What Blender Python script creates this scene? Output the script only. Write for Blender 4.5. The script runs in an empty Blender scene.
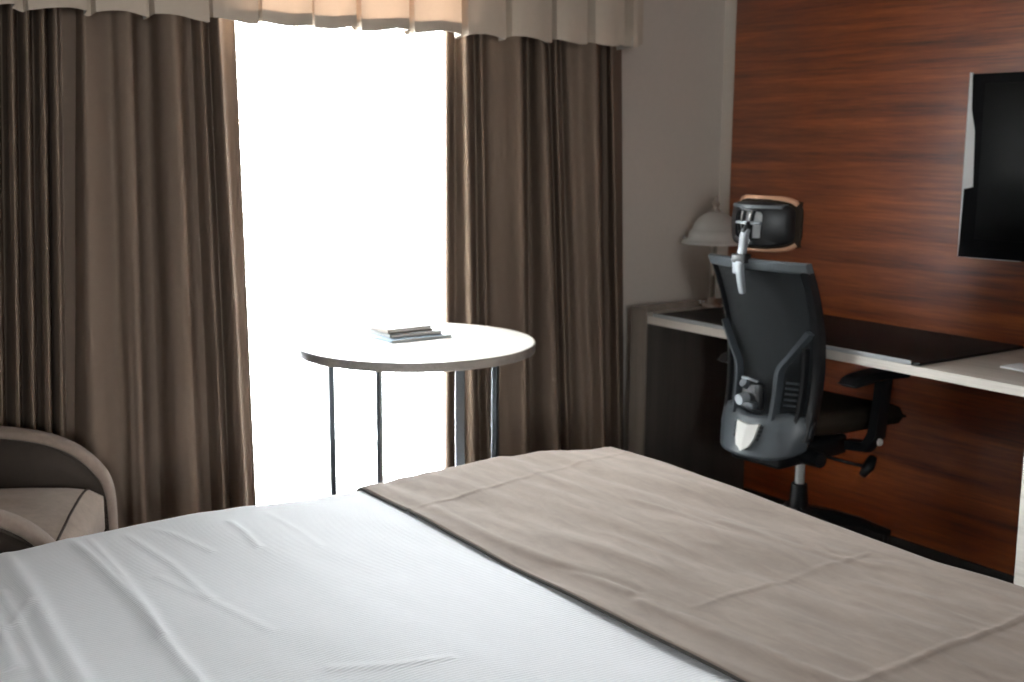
import bpy, bmesh, math, random
from mathutils import Vector, Matrix

random.seed(7)
S = bpy.context.scene
C = S.collection
PI = math.pi

# ------------------------------------------------------------------ camera
F_PX, CAM_H = 1189.3, 1.404
YAW, PITCH, ROLL = (math.radians(a) for a in (34.9014, 9.7394, -0.3120))
def cam_axes():
    cy, sy, cp, sp, cr, sr = (math.cos(YAW), math.sin(YAW), math.cos(PITCH), math.sin(PITCH), math.cos(ROLL), math.sin(ROLL))
    f = Vector((sy*cp, cy*cp, -sp)); r = Vector((cy, -sy, 0)); d = f.cross(r)
    return r*cr + d*sr, d*cr - r*sr, f
AX_R, AX_D, AX_F = cam_axes()
cam_data = bpy.data.cameras.new('camera')
cam = bpy.data.objects.new('camera', cam_data); C.objects.link(cam)
cam.matrix_world = Matrix(((AX_R.x, -AX_D.x, -AX_F.x, 0), (AX_R.y, -AX_D.y, -AX_F.y, 0), (AX_R.z, -AX_D.z, -AX_F.z, CAM_H), (0, 0, 0, 1)))
cam_data.sensor_width = 36.0
cam_data.lens = F_PX/1024*36
cam_data.clip_start = 0.02
cam_data.dof.use_dof = True
cam_data.dof.focus_distance = 2.15
cam_data.dof.aperture_fstop = 5.0
S.camera = cam

def ray(u, v):
    return AX_R*((u-512)/F_PX) + AX_D*((v-341)/F_PX) + AX_F
def at_y(u, v, y):                       # point of the pixel's ray on the wall-parallel plane y
    d = ray(u, v); return Vector((0, 0, CAM_H)) + d*(y/d.y)

# ------------------------------------------------------------------ world, light, exposure
W = bpy.data.worlds.new('overcast_sky'); S.world = W; W.use_nodes = True
wn = W.node_tree.nodes; wn['Background'].inputs[0].default_value = (0.965, 0.98, 1.0, 1); wn['Background'].inputs[1].default_value = 80.0

S.view_settings.view_transform = 'Standard'; S.view_settings.look = 'None'
S.view_settings.gamma = 1.0; S.view_settings.use_curve_mapping = False
S.view_settings.exposure = 0.0
S.display_settings.display_device = 'sRGB'

def area_light(name, loc, rot, sx, sy, energy, col, portal=False):
    l = bpy.data.lights.new(name, 'AREA'); l.shape = 'RECTANGLE'; l.size = sx; l.size_y = sy
    l.energy = energy; l.color = col
    if portal: l.cycles.is_portal = True
    o = bpy.data.objects.new(name, l); C.objects.link(o); o.location = loc; o.rotation_euler = rot
    return o
# portal in the window opening (guides the sky light only, gives off none itself)
area_light('window_portal', (1.705, 3.62, 1.12), (-PI/2, 0, 0), 1.07, 2.12, 1, (1, 1, 1), True)
area_light('fill_window_portal', (-0.80, -2.02, 1.5), (PI/2, 0, 0), 0.6, 0.7, 1, (1, 1, 1), True)  # portal of the added rear window

# ------------------------------------------------------------------ room measures
XW, YW = 3.368, 3.407          # desk wall plane, window wall plane
XL, YB, ZC = -1.55, -1.9, 2.5  # the walls behind the camera, ceiling

# ------------------------------------------------------------------ materials
def new_mat(name):
    m = bpy.data.materials.new(name); m.use_nodes = True
    nt = m.node_tree; return m, nt, nt.nodes['Principled BSDF']
def plain(name, col, rough=0.6, metal=0.0, spec=0.5, coat=0.0, noise=0.0, nscale=20, bump=0.0, bscale=300):
    m, nt, b = new_mat(name)
    b.inputs['Base Color'].default_value = (*col, 1); b.inputs['Roughness'].default_value = rough
    b.inputs['Metallic'].default_value = metal; b.inputs['Specular IOR Level'].default_value = spec
    b.inputs['Coat Weight'].default_value = coat
    tc = nt.nodes.new('ShaderNodeTexCoord')
    if noise:
        n = nt.nodes.new('ShaderNodeTexNoise'); n.inputs['Scale'].default_value = nscale; n.inputs['Detail'].default_value = 4
        nt.links.new(tc.outputs['Object'], n.inputs['Vector'])
        mr = nt.nodes.new('ShaderNodeMapRange'); mr.inputs[3].default_value = 1-noise; mr.inputs[4].default_value = 1+noise
        nt.links.new(n.outputs['Fac'], mr.inputs[0])
        mx = nt.nodes.new('ShaderNodeVectorMath'); mx.operation = 'SCALE'; mx.inputs[0].default_value = col
        nt.links.new(mr.outputs[0], mx.inputs['Scale']); nt.links.new(mx.outputs[0], b.inputs['Base Color'])
    if bump:
        n = nt.nodes.new('ShaderNodeTexNoise'); n.inputs['Scale'].default_value = bscale; n.inputs['Detail'].default_value = 3
        nt.links.new(tc.outputs['Object'], n.inputs['Vector'])
        bp = nt.nodes.new('ShaderNodeBump'); bp.inputs['Strength'].default_value = bump; bp.inputs['Distance'].default_value = 0.002
        nt.links.new(n.outputs['Fac'], bp.inputs['Height']); nt.links.new(bp.outputs[0], b.inputs['Normal'])
    return m

def wood(name, dark, mid, light, rough, axis='y', coat=0.0, fine=1.0, spec=0.5):
    m, nt, b = new_mat(name); L = nt.links.new
    tc = nt.nodes.new('ShaderNodeTexCoord'); mp = nt.nodes.new('ShaderNodeMapping')
    sc = {'y': (15, 0.6, 15), 'x': (0.6, 15, 15), 'z': (15, 15, 0.6)}[axis]
    mp.inputs['Scale'].default_value = [s*fine for s in sc]; L(tc.outputs['Object'], mp.inputs[0])
    n1 = nt.nodes.new('ShaderNodeTexNoise'); n1.inputs['Scale'].default_value = 1.4; n1.inputs['Detail'].default_value = 7; n1.inputs['Roughness'].default_value = 0.62; n1.inputs['Distortion'].default_value = 0.35
    L(mp.outputs[0], n1.inputs['Vector'])
    n2 = nt.nodes.new('ShaderNodeTexNoise'); n2.inputs['Scale'].default_value = 9.0; n2.inputs['Detail'].default_value = 5; n2.inputs['Roughness'].default_value = 0.7
    L(mp.outputs[0], n2.inputs['Vector'])
    mx = nt.nodes.new('ShaderNodeMix'); mx.data_type = 'FLOAT'; mx.inputs[0].default_value = 0.4
    L(n1.outputs['Fac'], mx.inputs[2]); L(n2.outputs['Fac'], mx.inputs[3])
    cr = nt.nodes.new('ShaderNodeValToRGB'); e = cr.color_ramp.elements
    e[0].position = 0.34; e[0].color = (*dark, 1); e[1].position = 0.66; e[1].color = (*light, 1)
    k = e.new(0.5); k.color = (*mid, 1)
    L(mx.outputs[0], cr.inputs[0]); L(cr.outputs[0], b.inputs['Base Color'])
    b.inputs['Roughness'].default_value = rough; b.inputs['Coat Weight'].default_value = coat; b.inputs['Coat Roughness'].default_value = 0.34; b.inputs['Coat IOR'].default_value = 1.7
    b.inputs['Specular IOR Level'].default_value = spec
    bp = nt.nodes.new('ShaderNodeBump'); bp.inputs['Strength'].default_value = 0.08; bp.inputs['Distance'].default_value = 0.002
    L(mx.outputs[0], bp.inputs['Height']); L(bp.outputs[0], b.inputs['Normal'])
    return m

def fabric(name, col, transl=0.0, tcol=None, rough=0.9, weave=900, bump=0.15, noise=0.08, sheen=0.2, wave=None, streak=0.0, wcol=0.0):
    """woven cloth: diffuse with an optional share of light passing through"""
    m, nt, b = new_mat(name); L = nt.links.new
    tc = nt.nodes.new('ShaderNodeTexCoord')
    n = nt.nodes.new('ShaderNodeTexNoise'); n.inputs['Scale'].default_value = 35; n.inputs['Detail'].default_value = 6; n.inputs['Roughness'].default_value = 0.7
    L(tc.outputs['Object'], n.inputs['Vector'])
    mr = nt.nodes.new('ShaderNodeMapRange'); mr.inputs[3].default_value = 1-noise; mr.inputs[4].default_value = 1+noise; L(n.outputs['Fac'], mr.inputs[0])
    vm = nt.nodes.new('ShaderNodeVectorMath'); vm.operation = 'SCALE'; vm.inputs[0].default_value = col; L(mr.outputs[0], vm.inputs['Scale'])
    colo = vm.outputs[0]
    if streak:                                # worn nap, in streaks along the cloth
        mp = nt.nodes.new('ShaderNodeMapping'); mp.inputs['Scale'].default_value = (22, 5.5, 5); mp.inputs['Rotation'].default_value = (0, 0, 0.12); L(tc.outputs['Object'], mp.inputs[0])
        n3 = nt.nodes.new('ShaderNodeTexNoise'); n3.inputs['Scale'].default_value = 1.3; n3.inputs['Detail'].default_value = 6; n3.inputs['Roughness'].default_value = 0.6; n3.inputs['Distortion'].default_value = 0.9; L(mp.outputs[0], n3.inputs['Vector'])
        m3 = nt.nodes.new('ShaderNodeMapRange'); m3.inputs[1].default_value = 0.3; m3.inputs[2].default_value = 0.7; m3.inputs[3].default_value = 1-streak; m3.inputs[4].default_value = 1+streak; L(n3.outputs['Fac'], m3.inputs[0])
        v3 = nt.nodes.new('ShaderNodeVectorMath'); v3.operation = 'SCALE'; L(colo, v3.inputs[0]); L(m3.outputs[0], v3.inputs['Scale']); colo = v3.outputs[0]
    if wave and wcol:
        w4 = nt.nodes.new('ShaderNodeTexWave'); w4.wave_type = 'BANDS'; w4.bands_direction = wave[0]; w4.inputs['Scale'].default_value = wave[1]; w4.inputs['Distortion'].default_value = 0.6; w4.inputs['Detail'].default_value = 1; L(tc.outputs['Object'], w4.inputs['Vector'])
        m4 = nt.nodes.new('ShaderNodeMapRange'); m4.inputs[3].default_value = 1-wcol; m4.inputs[4].default_value = 1+wcol; L(w4.outputs['Fac'], m4.inputs[0])
        v4 = nt.nodes.new('ShaderNodeVectorMath'); v4.operation = 'SCALE'; L(colo, v4.inputs[0]); L(m4.outputs[0], v4.inputs['Scale']); colo = v4.outputs[0]
    L(colo, b.inputs['Base Color'])
    b.inputs['Roughness'].default_value = rough; b.inputs['Specular IOR Level'].default_value = 0.15
    b.inputs['Sheen Weight'].default_value = sheen; b.inputs['Sheen Roughness'].default_value = 0.5
    if wave:
        wv = nt.nodes.new('ShaderNodeTexWave'); wv.wave_type = 'BANDS'; wv.bands_direction = wave[0]; wv.inputs['Scale'].default_value = wave[1]; wv.inputs['Distortion'].default_value = 0.6; wv.inputs['Detail'].default_value = 1
        L(tc.outputs['Object'], wv.inputs['Vector']); h = wv.outputs['Fac']
        if len(wave) > 2:
            w2 = nt.nodes.new('ShaderNodeTexWave'); w2.wave_type = 'BANDS'; w2.bands_direction = wave[2]; w2.inputs['Scale'].default_value = wave[3]; w2.inputs['Distortion'].default_value = 0.8
            L(tc.outputs['Object'], w2.inputs['Vector'])
            ad = nt.nodes.new('ShaderNodeMath'); ad.operation = 'MULTIPLY_ADD'; ad.inputs[1].default_value = 0.5
            L(w2.outputs['Fac'], ad.inputs[0]); L(h, ad.inputs[2]); h = ad.outputs[0]
    else:
        n2 = nt.nodes.new('ShaderNodeTexNoise'); n2.inputs['Scale'].default_value = weave; n2.inputs['Detail'].default_value = 2
        L(tc.outputs['Object'], n2.inputs['Vector']); h = n2.outputs['Fac']
    bp = nt.nodes.new('ShaderNodeBump'); bp.inputs['Strength'].default_value = bump; bp.inputs['Distance'].default_value = 0.0015
    L(h, bp.inputs['Height']); L(bp.outputs[0], b.inputs['Normal'])
    if transl:
        t = nt.nodes.new('ShaderNodeBsdfTranslucent'); t.inputs[0].default_value = (*(tcol or col), 1)
        ms = nt.nodes.new('ShaderNodeMixShader'); ms.inputs[0].default_value = transl
        L(b.outputs[0], ms.inputs[1]); L(t.outputs[0], ms.inputs[2]); L(ms.outputs[0], nt.nodes['Material Output'].inputs[0])
    return m

M = {}
M['wall'] = plain('taupe_wall_paint', (0.56, 0.495, 0.43), 0.75, noise=0.04, nscale=60, bump=0.08, bscale=700)
M['wall_back'] = plain('cream_wall_paint', (0.36, 0.33, 0.295), 0.8, noise=0.03, nscale=30)
M['wall_pale'] = plain('pale_cream_paint', (0.70, 0.68, 0.64), 0.8, noise=0.03, nscale=30)
M['ceiling'] = plain('ceiling_paint', (0.55, 0.54, 0.53), 0.9, noise=0.02, nscale=30)
M['carpet'] = plain('dark_carpet', (0.022, 0.017, 0.014), 0.98, spec=0.1, noise=0.3, nscale=250, bump=0.6, bscale=500)
M['panel'] = wood('red_brown_veneer', (0.036, 0.0058, 0.0014), (0.27, 0.056, 0.011), (0.52, 0.138, 0.032), 0.42, 'y', coat=1.0, fine=1.0, spec=0.4)
b_ = M['panel'].node_tree.nodes['Principled BSDF']; b_.inputs['Coat IOR'].default_value = 1.7; b_.inputs['Coat Roughness'].default_value = 0.33
M['baseboard'] = plain('black_baseboard', (0.012, 0.009, 0.008), 0.6, noise=0.1)
M['frame_white'] = plain('white_window_frame', (0.7, 0.71, 0.72), 0.4, noise=0.02)
M['drape'] = fabric('taupe_drape', (0.21, 0.152, 0.113), 0.0, sheen=0.0)
M['lining_and_glint'] = fabric('drape_lining_and_glint', (0.62, 0.57, 0.52), 0.35, (0.7, 0.62, 0.55))  # pale edge cloth, also painted window light on a ridge
M['valance'] = fabric('taupe_valance', (0.52, 0.435, 0.35), 0.055, (0.6, 0.36, 0.22), sheen=0.0)
M['hem'] = fabric('valance_hem', (0.42, 0.37, 0.315), 0.03, (0.5, 0.45, 0.4))
M['blanket'] = fabric('white_ribbed_cotton', (0.84, 0.85, 0.875), rough=0.95, bump=0.6, noise=0.02, sheen=0.0, wave=('Y', 46), wcol=0.035)
M['runner'] = fabric('taupe_runner', (0.262, 0.205, 0.168), rough=0.9, weave=700, bump=0.4, noise=0.12, sheen=0.1, streak=0.13)
M['runner_shadow'] = fabric('runner_edge_shadow', (0.05, 0.042, 0.036), noise=0.05)  # dark colour for the shadow along the runner's edge
M['mattress'] = fabric('mattress_ticking', (0.6, 0.58, 0.55))
M['bed_base'] = plain('dark_bed_base', (0.03, 0.024, 0.02), 0.7, noise=0.1)
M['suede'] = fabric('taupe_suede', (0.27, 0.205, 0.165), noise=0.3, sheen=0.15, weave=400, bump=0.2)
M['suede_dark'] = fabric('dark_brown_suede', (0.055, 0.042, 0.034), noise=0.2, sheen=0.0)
M['piping'] = fabric('pale_piping', (0.42, 0.35, 0.30), noise=0.05)
M['desk_light'] = wood('pale_ash_laminate', (0.47, 0.42, 0.36), (0.62, 0.57, 0.51), (0.72, 0.67, 0.6), 0.35, 'y')
M['desk_panel'] = wood('shaded_desk_side', (0.045, 0.038, 0.032), (0.06, 0.05, 0.042), (0.075, 0.063, 0.053), 0.6, 'z')  # shade on the end panels put into a dark colour
M['desk_edge'] = wood('brown_desk_edge', (0.17, 0.135, 0.108), (0.23, 0.185, 0.15), (0.28, 0.23, 0.19), 0.5, 'z')  # browner and darker than the desk's pale laminate
M['pad'] = plain('black_leather_pad', (0.010, 0.009, 0.009), 0.55, spec=0.2, noise=0.15, bump=0.15, bscale=500)
M['pad_edge'] = plain('pale_pad_edge', (0.55, 0.58, 0.60), 0.25, metal=0.3, noise=0.03)
M['table_top'] = wood('whitewashed_oak', (0.60, 0.56, 0.50), (0.68, 0.64, 0.585), (0.74, 0.70, 0.65), 0.3, 'x', spec=0.6)
M['table_rim'] = wood('grey_oak_rim', (0.2, 0.175, 0.155), (0.27, 0.245, 0.22), (0.34, 0.31, 0.28), 0.6, 'x', fine=3)
M['steel_dark'] = plain('blued_steel', (0.06, 0.068, 0.075), 0.35, metal=0.7, noise=0.1, nscale=30)
M['black_plastic'] = plain('black_plastic', (0.012, 0.013, 0.015), 0.38, spec=0.45, noise=0.05)
M['lit_rail_plastic'] = plain('lit_grey_plastic', (0.15, 0.17, 0.185), 0.4, noise=0.05)  # light on the upper rails painted as a lighter grey
M['column_metal'] = plain('satin_column', (0.8, 0.8, 0.79), 0.35, metal=0.35, noise=0.02)
M['grey_plastic'] = plain('charcoal_plastic', (0.075, 0.088, 0.10), 0.36, spec=0.5, noise=0.06)
M['chair_mesh'] = fabric('black_chair_mesh', (0.016, 0.0185, 0.0205), rough=0.6, bump=0.5, noise=0.05, sheen=0.1, wave=('Y', 110, 'Z', 110))
M['seat_fabric'] = fabric('brown_black_seat', (0.035, 0.026, 0.019), noise=0.1, sheen=0.0)
M['silver'] = plain('silver_plastic', (0.34, 0.37, 0.40), 0.4, metal=0.2, noise=0.04)
M['chrome'] = plain('chrome', (0.75, 0.75, 0.75), 0.15, metal=1.0, noise=0.02)
M['tan'] = plain('tan_leather', (0.60, 0.33, 0.20), 0.5, noise=0.08)
M['grey_fabric'] = fabric('pale_grey_mesh', (0.82, 0.84, 0.85), 0.3, (0.7, 0.72, 0.74), wave=('Y', 150, 'Z', 150), bump=0.3)
M['white_badge'] = plain('white_badge', (0.85, 0.84, 0.80), 0.35, noise=0.03)
M['pewter'] = plain('brushed_nickel', (0.50, 0.45, 0.40), 0.28, metal=1.0, noise=0.05)
M['frost'] = fabric('frosted_glass', (0.88, 0.87, 0.83), 0.25, (0.85, 0.86, 0.84), rough=0.3, bump=0.03, noise=0.06, sheen=0.0)
M['tv_black'] = plain('gloss_black_bezel', (0.003, 0.003, 0.004), 0.5, spec=0.06, noise=0.02)
M['tv_screen'] = plain('black_screen', (0.003, 0.0035, 0.004), 0.38, spec=0.12, noise=0.02)
M['tv_silver'] = plain('pale_silver_trim', (0.90, 0.92, 0.92), 0.3, spec=0.8, noise=0.02)
M['book_brown'] = plain('brown_book_cover', (0.12, 0.095, 0.07), 0.6, noise=0.1)
M['book_grey'] = plain('grey_book_cover', (0.17, 0.175, 0.18), 0.6, noise=0.1)
M['book_blue'] = plain('pale_blue_cover', (0.22, 0.29, 0.35), 0.6, noise=0.06)
M['pages'] = plain('paper_pages', (0.75, 0.72, 0.66), 0.9, noise=0.05, nscale=200)
M['paper'] = plain('white_paper', (0.78, 0.78, 0.80), 0.8, noise=0.02)

def glass_mat():
    m, nt, b = new_mat('window_glass'); L = nt.links.new
    t = nt.nodes.new('ShaderNodeBsdfTransparent'); t.inputs[0].default_value = (0.96, 0.98, 0.98, 1)
    g = nt.nodes.new('ShaderNodeBsdfGlossy'); g.inputs['Roughness'].default_value = 0.02
    f = nt.nodes.new('ShaderNodeFresnel'); f.inputs[0].default_value = 1.45
    ms = nt.nodes.new('ShaderNodeMixShader'); L(f.outputs[0], ms.inputs[0]); L(t.outputs[0], ms.inputs[1]); L(g.outputs[0], ms.inputs[2])
    L(ms.outputs[0], nt.nodes['Material Output'].inputs[0]); return m
M['glass'] = glass_mat()
def sheer_mat():
    m, nt, b = new_mat('white_sheer_voile'); L = nt.links.new
    t = nt.nodes.new('ShaderNodeBsdfTransparent'); t.inputs[0].default_value = (1, 1, 1, 1)
    d = nt.nodes.new('ShaderNodeBsdfTranslucent'); d.inputs[0].default_value = (0.92, 0.93, 0.93, 1)
    ms = nt.nodes.new('ShaderNodeMixShader'); ms.inputs[0].default_value = 0.30
    L(t.outputs[0], ms.inputs[1]); L(d.outputs[0], ms.inputs[2])
    L(ms.outputs[0], nt.nodes['Material Output'].inputs[0]); return m
M['sheer'] = sheer_mat()

# ------------------------------------------------------------------ mesh helpers
def obj(name, me, mat, parent=None, smooth=False):
    if isinstance(me, bmesh.types.BMesh):
        bm = me; me = bpy.data.meshes.new(name)
        bmesh.ops.recalc_face_normals(bm, faces=bm.faces); bm.to_mesh(me); bm.free()
    mats = mat if isinstance(mat, (list, tuple)) else [mat]
    for k in mats: me.materials.append(M[k])
    if smooth:
        for p in me.polygons: p.use_smooth = True
        if smooth == 'angle':
            me.set_sharp_from_angle(angle=math.radians(40))
    o = bpy.data.objects.new(name, me); C.objects.link(o)
    if parent: o.parent = parent
    return o
def tag(o, label, cat, group=None):
    o['label'] = label; o['category'] = cat
    if group: o['group'] = group
    return o
def struct(o, label=None):
    o['kind'] = 'structure'
    if label: o['label'] = label
    return o
def thing(name, label, cat, loc=(0, 0, 0), rz=0, group=None):
    e = bpy.data.objects.new(name, None); C.objects.link(e); e.empty_display_size = 0.1
    e.location = loc; e.rotation_euler = (0, 0, rz)
    return tag(e, label, cat, group)
def box(bm, x0, x1, y0, y1, z0, z1, bev=0.0, seg=2):
    v = [bm.verts.new((x, y, z)) for x in (x0, x1) for y in (y0, y1) for z in (z0, z1)]
    fs = [bm.faces.new([v[i] for i in q]) for q in ((0, 1, 3, 2), (4, 6, 7, 5), (0, 4, 5, 1), (2, 3, 7, 6), (0, 2, 6, 4), (1, 5, 7, 3))]
    if bev:
        es = list({e for f in fs for e in f.edges})
        bmesh.ops.bevel(bm, geom=es, offset=bev, segments=seg, affect='EDGES', profile=0.6)
def boxo(name, x0, x1, y0, y1, z0, z1, mat, parent=None, bev=0.003, seg=2):
    bm = bmesh.new(); box(bm, x0, x1, y0, y1, z0, z1, bev, seg)
    return obj(name, bm, mat, parent, 'angle' if bev else False)
def lathe(bm, prof, n=32, cx=0, cy=0, cz=0, cap=True):
    rings = []
    for r, z in prof:
        if r < 1e-5: rings.append([bm.verts.new((cx, cy, cz+z))])
        else: rings.append([bm.verts.new((cx+r*math.cos(2*PI*k/n), cy+r*math.sin(2*PI*k/n), cz+z)) for k in range(n)])
    for a, b in zip(rings, rings[1:]):
        if len(a) == 1 and len(b) == 1: continue
        for k in range(n):
            k2 = (k+1) % n
            if len(a) == 1: bm.faces.new((a[0], b[k], b[k2]))
            elif len(b) == 1: bm.faces.new((a[k], b[0], a[k2]))
            else: bm.faces.new((a[k], b[k], b[k2], a[k2]))
    if cap:
        for r in (rings[0], rings[-1]):
            if len(r) > 1: bm.faces.new(r)
def tube(bm, pts, rad, n=10, closed=False, sect=None, up=Vector((0, 0, 1))):
    """sweep a round (or given 2-D) section along the points"""
    pts = [Vector(p) for p in pts]; rings = []; N = len(pts)
    for i, p in enumerate(pts):
        a = pts[(i-1) % N] if (i or closed) else p; b = pts[(i+1) % N] if (i < N-1 or closed) else p
        t = (b-a).normalized(); u = up if abs(t.dot(up)) < 0.95 else Vector((1, 0, 0))
        s = t.cross(u).normalized(); w = s.cross(t).normalized()
        r = rad[i] if isinstance(rad, (list, tuple)) else rad
        if sect: rings.append([bm.verts.new(p + s*x*r + w*y*r) for x, y in sect])
        else: rings.append([bm.verts.new(p + s*math.cos(2*PI*k/n)*r + w*math.sin(2*PI*k/n)*r) for k in range(n)])
    m = len(rings[0])
    for i in range(N if closed else N-1):
        a, b = rings[i], rings[(i+1) % N]
        for k in range(m): bm.faces.new((a[k], a[(k+1) % m], b[(k+1) % m], b[k]))
    if not closed: bm.faces.new(rings[0]); bm.faces.new(rings[-1])
RECT = [(-1, -1), (-0.8, -1), (0.8, -1), (1, -1), (1, 1), (0.8, 1), (-0.8, 1), (-1, 1)]
def cyl(bm, a, b, r0, r1=None, n=16):
    tube(bm, [a, b], [r0, r0 if r1 is None else r1], n)
def grid(bm, fn, nu, nv):
    vs = [[bm.verts.new(fn(i/nu, j/nv)) for j in range(nv+1)] for i in range(nu+1)]
    for i in range(nu):
        for j in range(nv): bm.faces.new((vs[i][j], vs[i+1][j], vs[i+1][j+1], vs[i][j+1]))
    return vs
def slab(bm, fn, nu, nv):
    """closed body: fn(u, v, side) with side 0 / 1 for its two faces"""
    A = [[bm.verts.new(fn(i/nu, j/nv, 0)) for j in range(nv+1)] for i in range(nu+1)]
    B = [[bm.verts.new(fn(i/nu, j/nv, 1)) for j in range(nv+1)] for i in range(nu+1)]
    for i in range(nu):
        for j in range(nv):
            bm.faces.new((A[i][j], A[i+1][j], A[i+1][j+1], A[i][j+1])); bm.faces.new((B[i][j], B[i][j+1], B[i+1][j+1], B[i+1][j]))
    for i in range(nu):
        bm.faces.new((A[i][0], B[i][0], B[i+1][0], A[i+1][0])); bm.faces.new((A[i][nv], A[i+1][nv], B[i+1][nv], B[i][nv]))
    for j in range(nv):
        bm.faces.new((A[0][j], A[0][j+1], B[0][j+1], B[0][j])); bm.faces.new((A[nu][j], B[nu][j], B[nu][j+1], A[nu][j+1]))
def smoothstep(a, b, x):
    t = min(1, max(0, (x-a)/(b-a))); return t*t*(3-2*t)
def spline(pts, n):
    """Catmull-Rom through points (tuples), n samples per span"""
    out = []; P = [Vector(p) for p in pts]; P = [P[0]*2-P[1]] + P + [P[-1]*2-P[-2]]
    for i in range(1, len(P)-2):
        for k in range(n):
            t = k/n; a, b, c, d = P[i-1], P[i], P[i+1], P[i+2]
            out.append(0.5*((2*b) + (c-a)*t + (2*a-5*b+4*c-d)*t*t + (3*b-a-3*c+d)*t**3))
    out.append(P[-2]); return out
def pw(tab, x):
    if x <= tab[0][0]: return tab[0][1]
    for (a, b), (c, d) in zip(tab, tab[1:]):
        if x <= c: return b + (d-b)*(x-a)/(c-a)
    return tab[-1][1]
def hsh(i, j):
    v = math.sin(i*127.1 + j*311.7)*43758.5453; return v - math.floor(v)
def vnoise(x, y):
    i, j = math.floor(x), math.floor(y); fx, fy = x-i, y-j; fx = fx*fx*(3-2*fx); fy = fy*fy*(3-2*fy)
    return (hsh(i, j)*(1-fx) + hsh(i+1, j)*fx)*(1-fy) + (hsh(i, j+1)*(1-fx) + hsh(i+1, j+1)*fx)*fy - 0.5

# ------------------------------------------------------------------ the room
struct(boxo('floor', XL-0.1, XW+0.1, YB-0.1, YW+0.25, -0.1, 0, 'carpet', bev=0), 'dark brown carpet')
struct(boxo('ceiling', XL-0.1, XW+0.1, YB-0.1, YW+0.25, ZC, ZC+0.1, 'ceiling', bev=0))
WX0, WX1, WZ0, WZ1 = 1.17, 2.24, 0.06, 2.18
bm = bmesh.new()
for x0, x1, z0, z1 in ((XL-0.1, WX0, 0, ZC), (WX1, XW, 0, ZC), (WX0, WX1, 0, WZ0), (WX0, WX1, WZ1, ZC)):
    box(bm, x0, x1, YW, YW+0.2, z0, z1)
struct(obj('wall_window', bm, 'wall'), 'taupe painted wall with tall window')
bm = bmesh.new(); box(bm, XW, XW+0.1, YB-0.1, YW+0.2, 0, ZC)
wd = struct(obj('wall_desk', bm, 'wall'), 'taupe painted wall faced with red-brown wood')
boxo('wood_panel', XW-0.016, XW-0.0005, YB, 3.331, 0.045, ZC, 'panel', wd, bev=0.002)
VX0, VX1, VZA, VZB = -1.10, -0.50, 1.15, 1.90           # added, unseen window behind the camera, for fill light
bm = bmesh.new()
for x0, x1, z0, z1 in ((XL, VX0, 0, ZC), (VX1, XW, 0, ZC), (VX0, VX1, 0, VZA), (VX0, VX1, VZB, ZC)):
    box(bm, x0, x1, YB-0.1, YB, z0, z1)
struct(obj('wall_back', bm, 'wall_back'))
struct(boxo('wall_left', XL-0.1, XL, YB-0.1, YW, 0, ZC, 'wall_back', bev=0))
struct(boxo('wall_bounce', -0.36, -0.26, 0.22, YW-0.0005, 0, ZC, 'wall_pale', bev=0), 'added cream wall behind the bed head, bouncing light')  # added out of view to bounce light onto the bed
struct(boxo('baseboard_right', XW-0.022, XW-0.001, YB, 3.331, 0, 0.044, 'baseboard', bev=0.002))
struct(boxo('baseboard_window', -0.255, WX0, YW-0.014, YW-0.0005, 0, 0.08, 'baseboard', bev=0.002))

win = bpy.data.objects.new('window_1', None); C.objects.link(win); win.location = ((WX0+WX1)/2, YW+0.1, WZ0); struct(win, 'tall white framed window behind sheer voile')
def wpart(n, x0, x1, y0, y1, z0, z1, m):
    o = boxo(n, x0-win.location.x, x1-win.location.x, y0-win.location.y, y1-win.location.y, z0-win.location.z, z1-win.location.z, m, win, bev=0.004); return o
for x0, x1, z0, z1 in ((WX0, WX0+.05, WZ0, WZ1), (WX1-.05, WX1, WZ0, WZ1), (WX0+.05, WX1-.05, WZ0, WZ0+.05), (WX0+.05, WX1-.05, WZ1-.05, WZ1), (1.67, 1.71, WZ0+.05, WZ1-.05)):
    wpart('window_frame', x0, x1, YW+0.09, YW+0.15, z0, z1, 'frame_white')
for x0, x1 in ((WX0+.05, 1.67), (1.71, WX1-.05)):
    wpart('pane', x0, x1, YW+0.115, YW+0.121, WZ0+.05, WZ1-.05, 'glass')

fill_win = bpy.data.objects.new('fill_window', None); C.objects.link(fill_win); struct(fill_win, 'added window behind the camera for fill light')
for x0, x1, z0, z1 in ((VX0, VX0+.04, VZA, VZB), (VX1-.04, VX1, VZA, VZB), (VX0+.04, VX1-.04, VZA, VZA+.04), (VX0+.04, VX1-.04, VZB-.04, VZB)):
    boxo('window_frame', x0, x1, YB-0.075, YB-0.03, z0, z1, 'frame_white', fill_win)
boxo('pane', VX0+.04, VX1-.04, YB-0.055, YB-0.05, VZA+.04, VZB-.04, 'glass', fill_win, bev=0)

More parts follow.
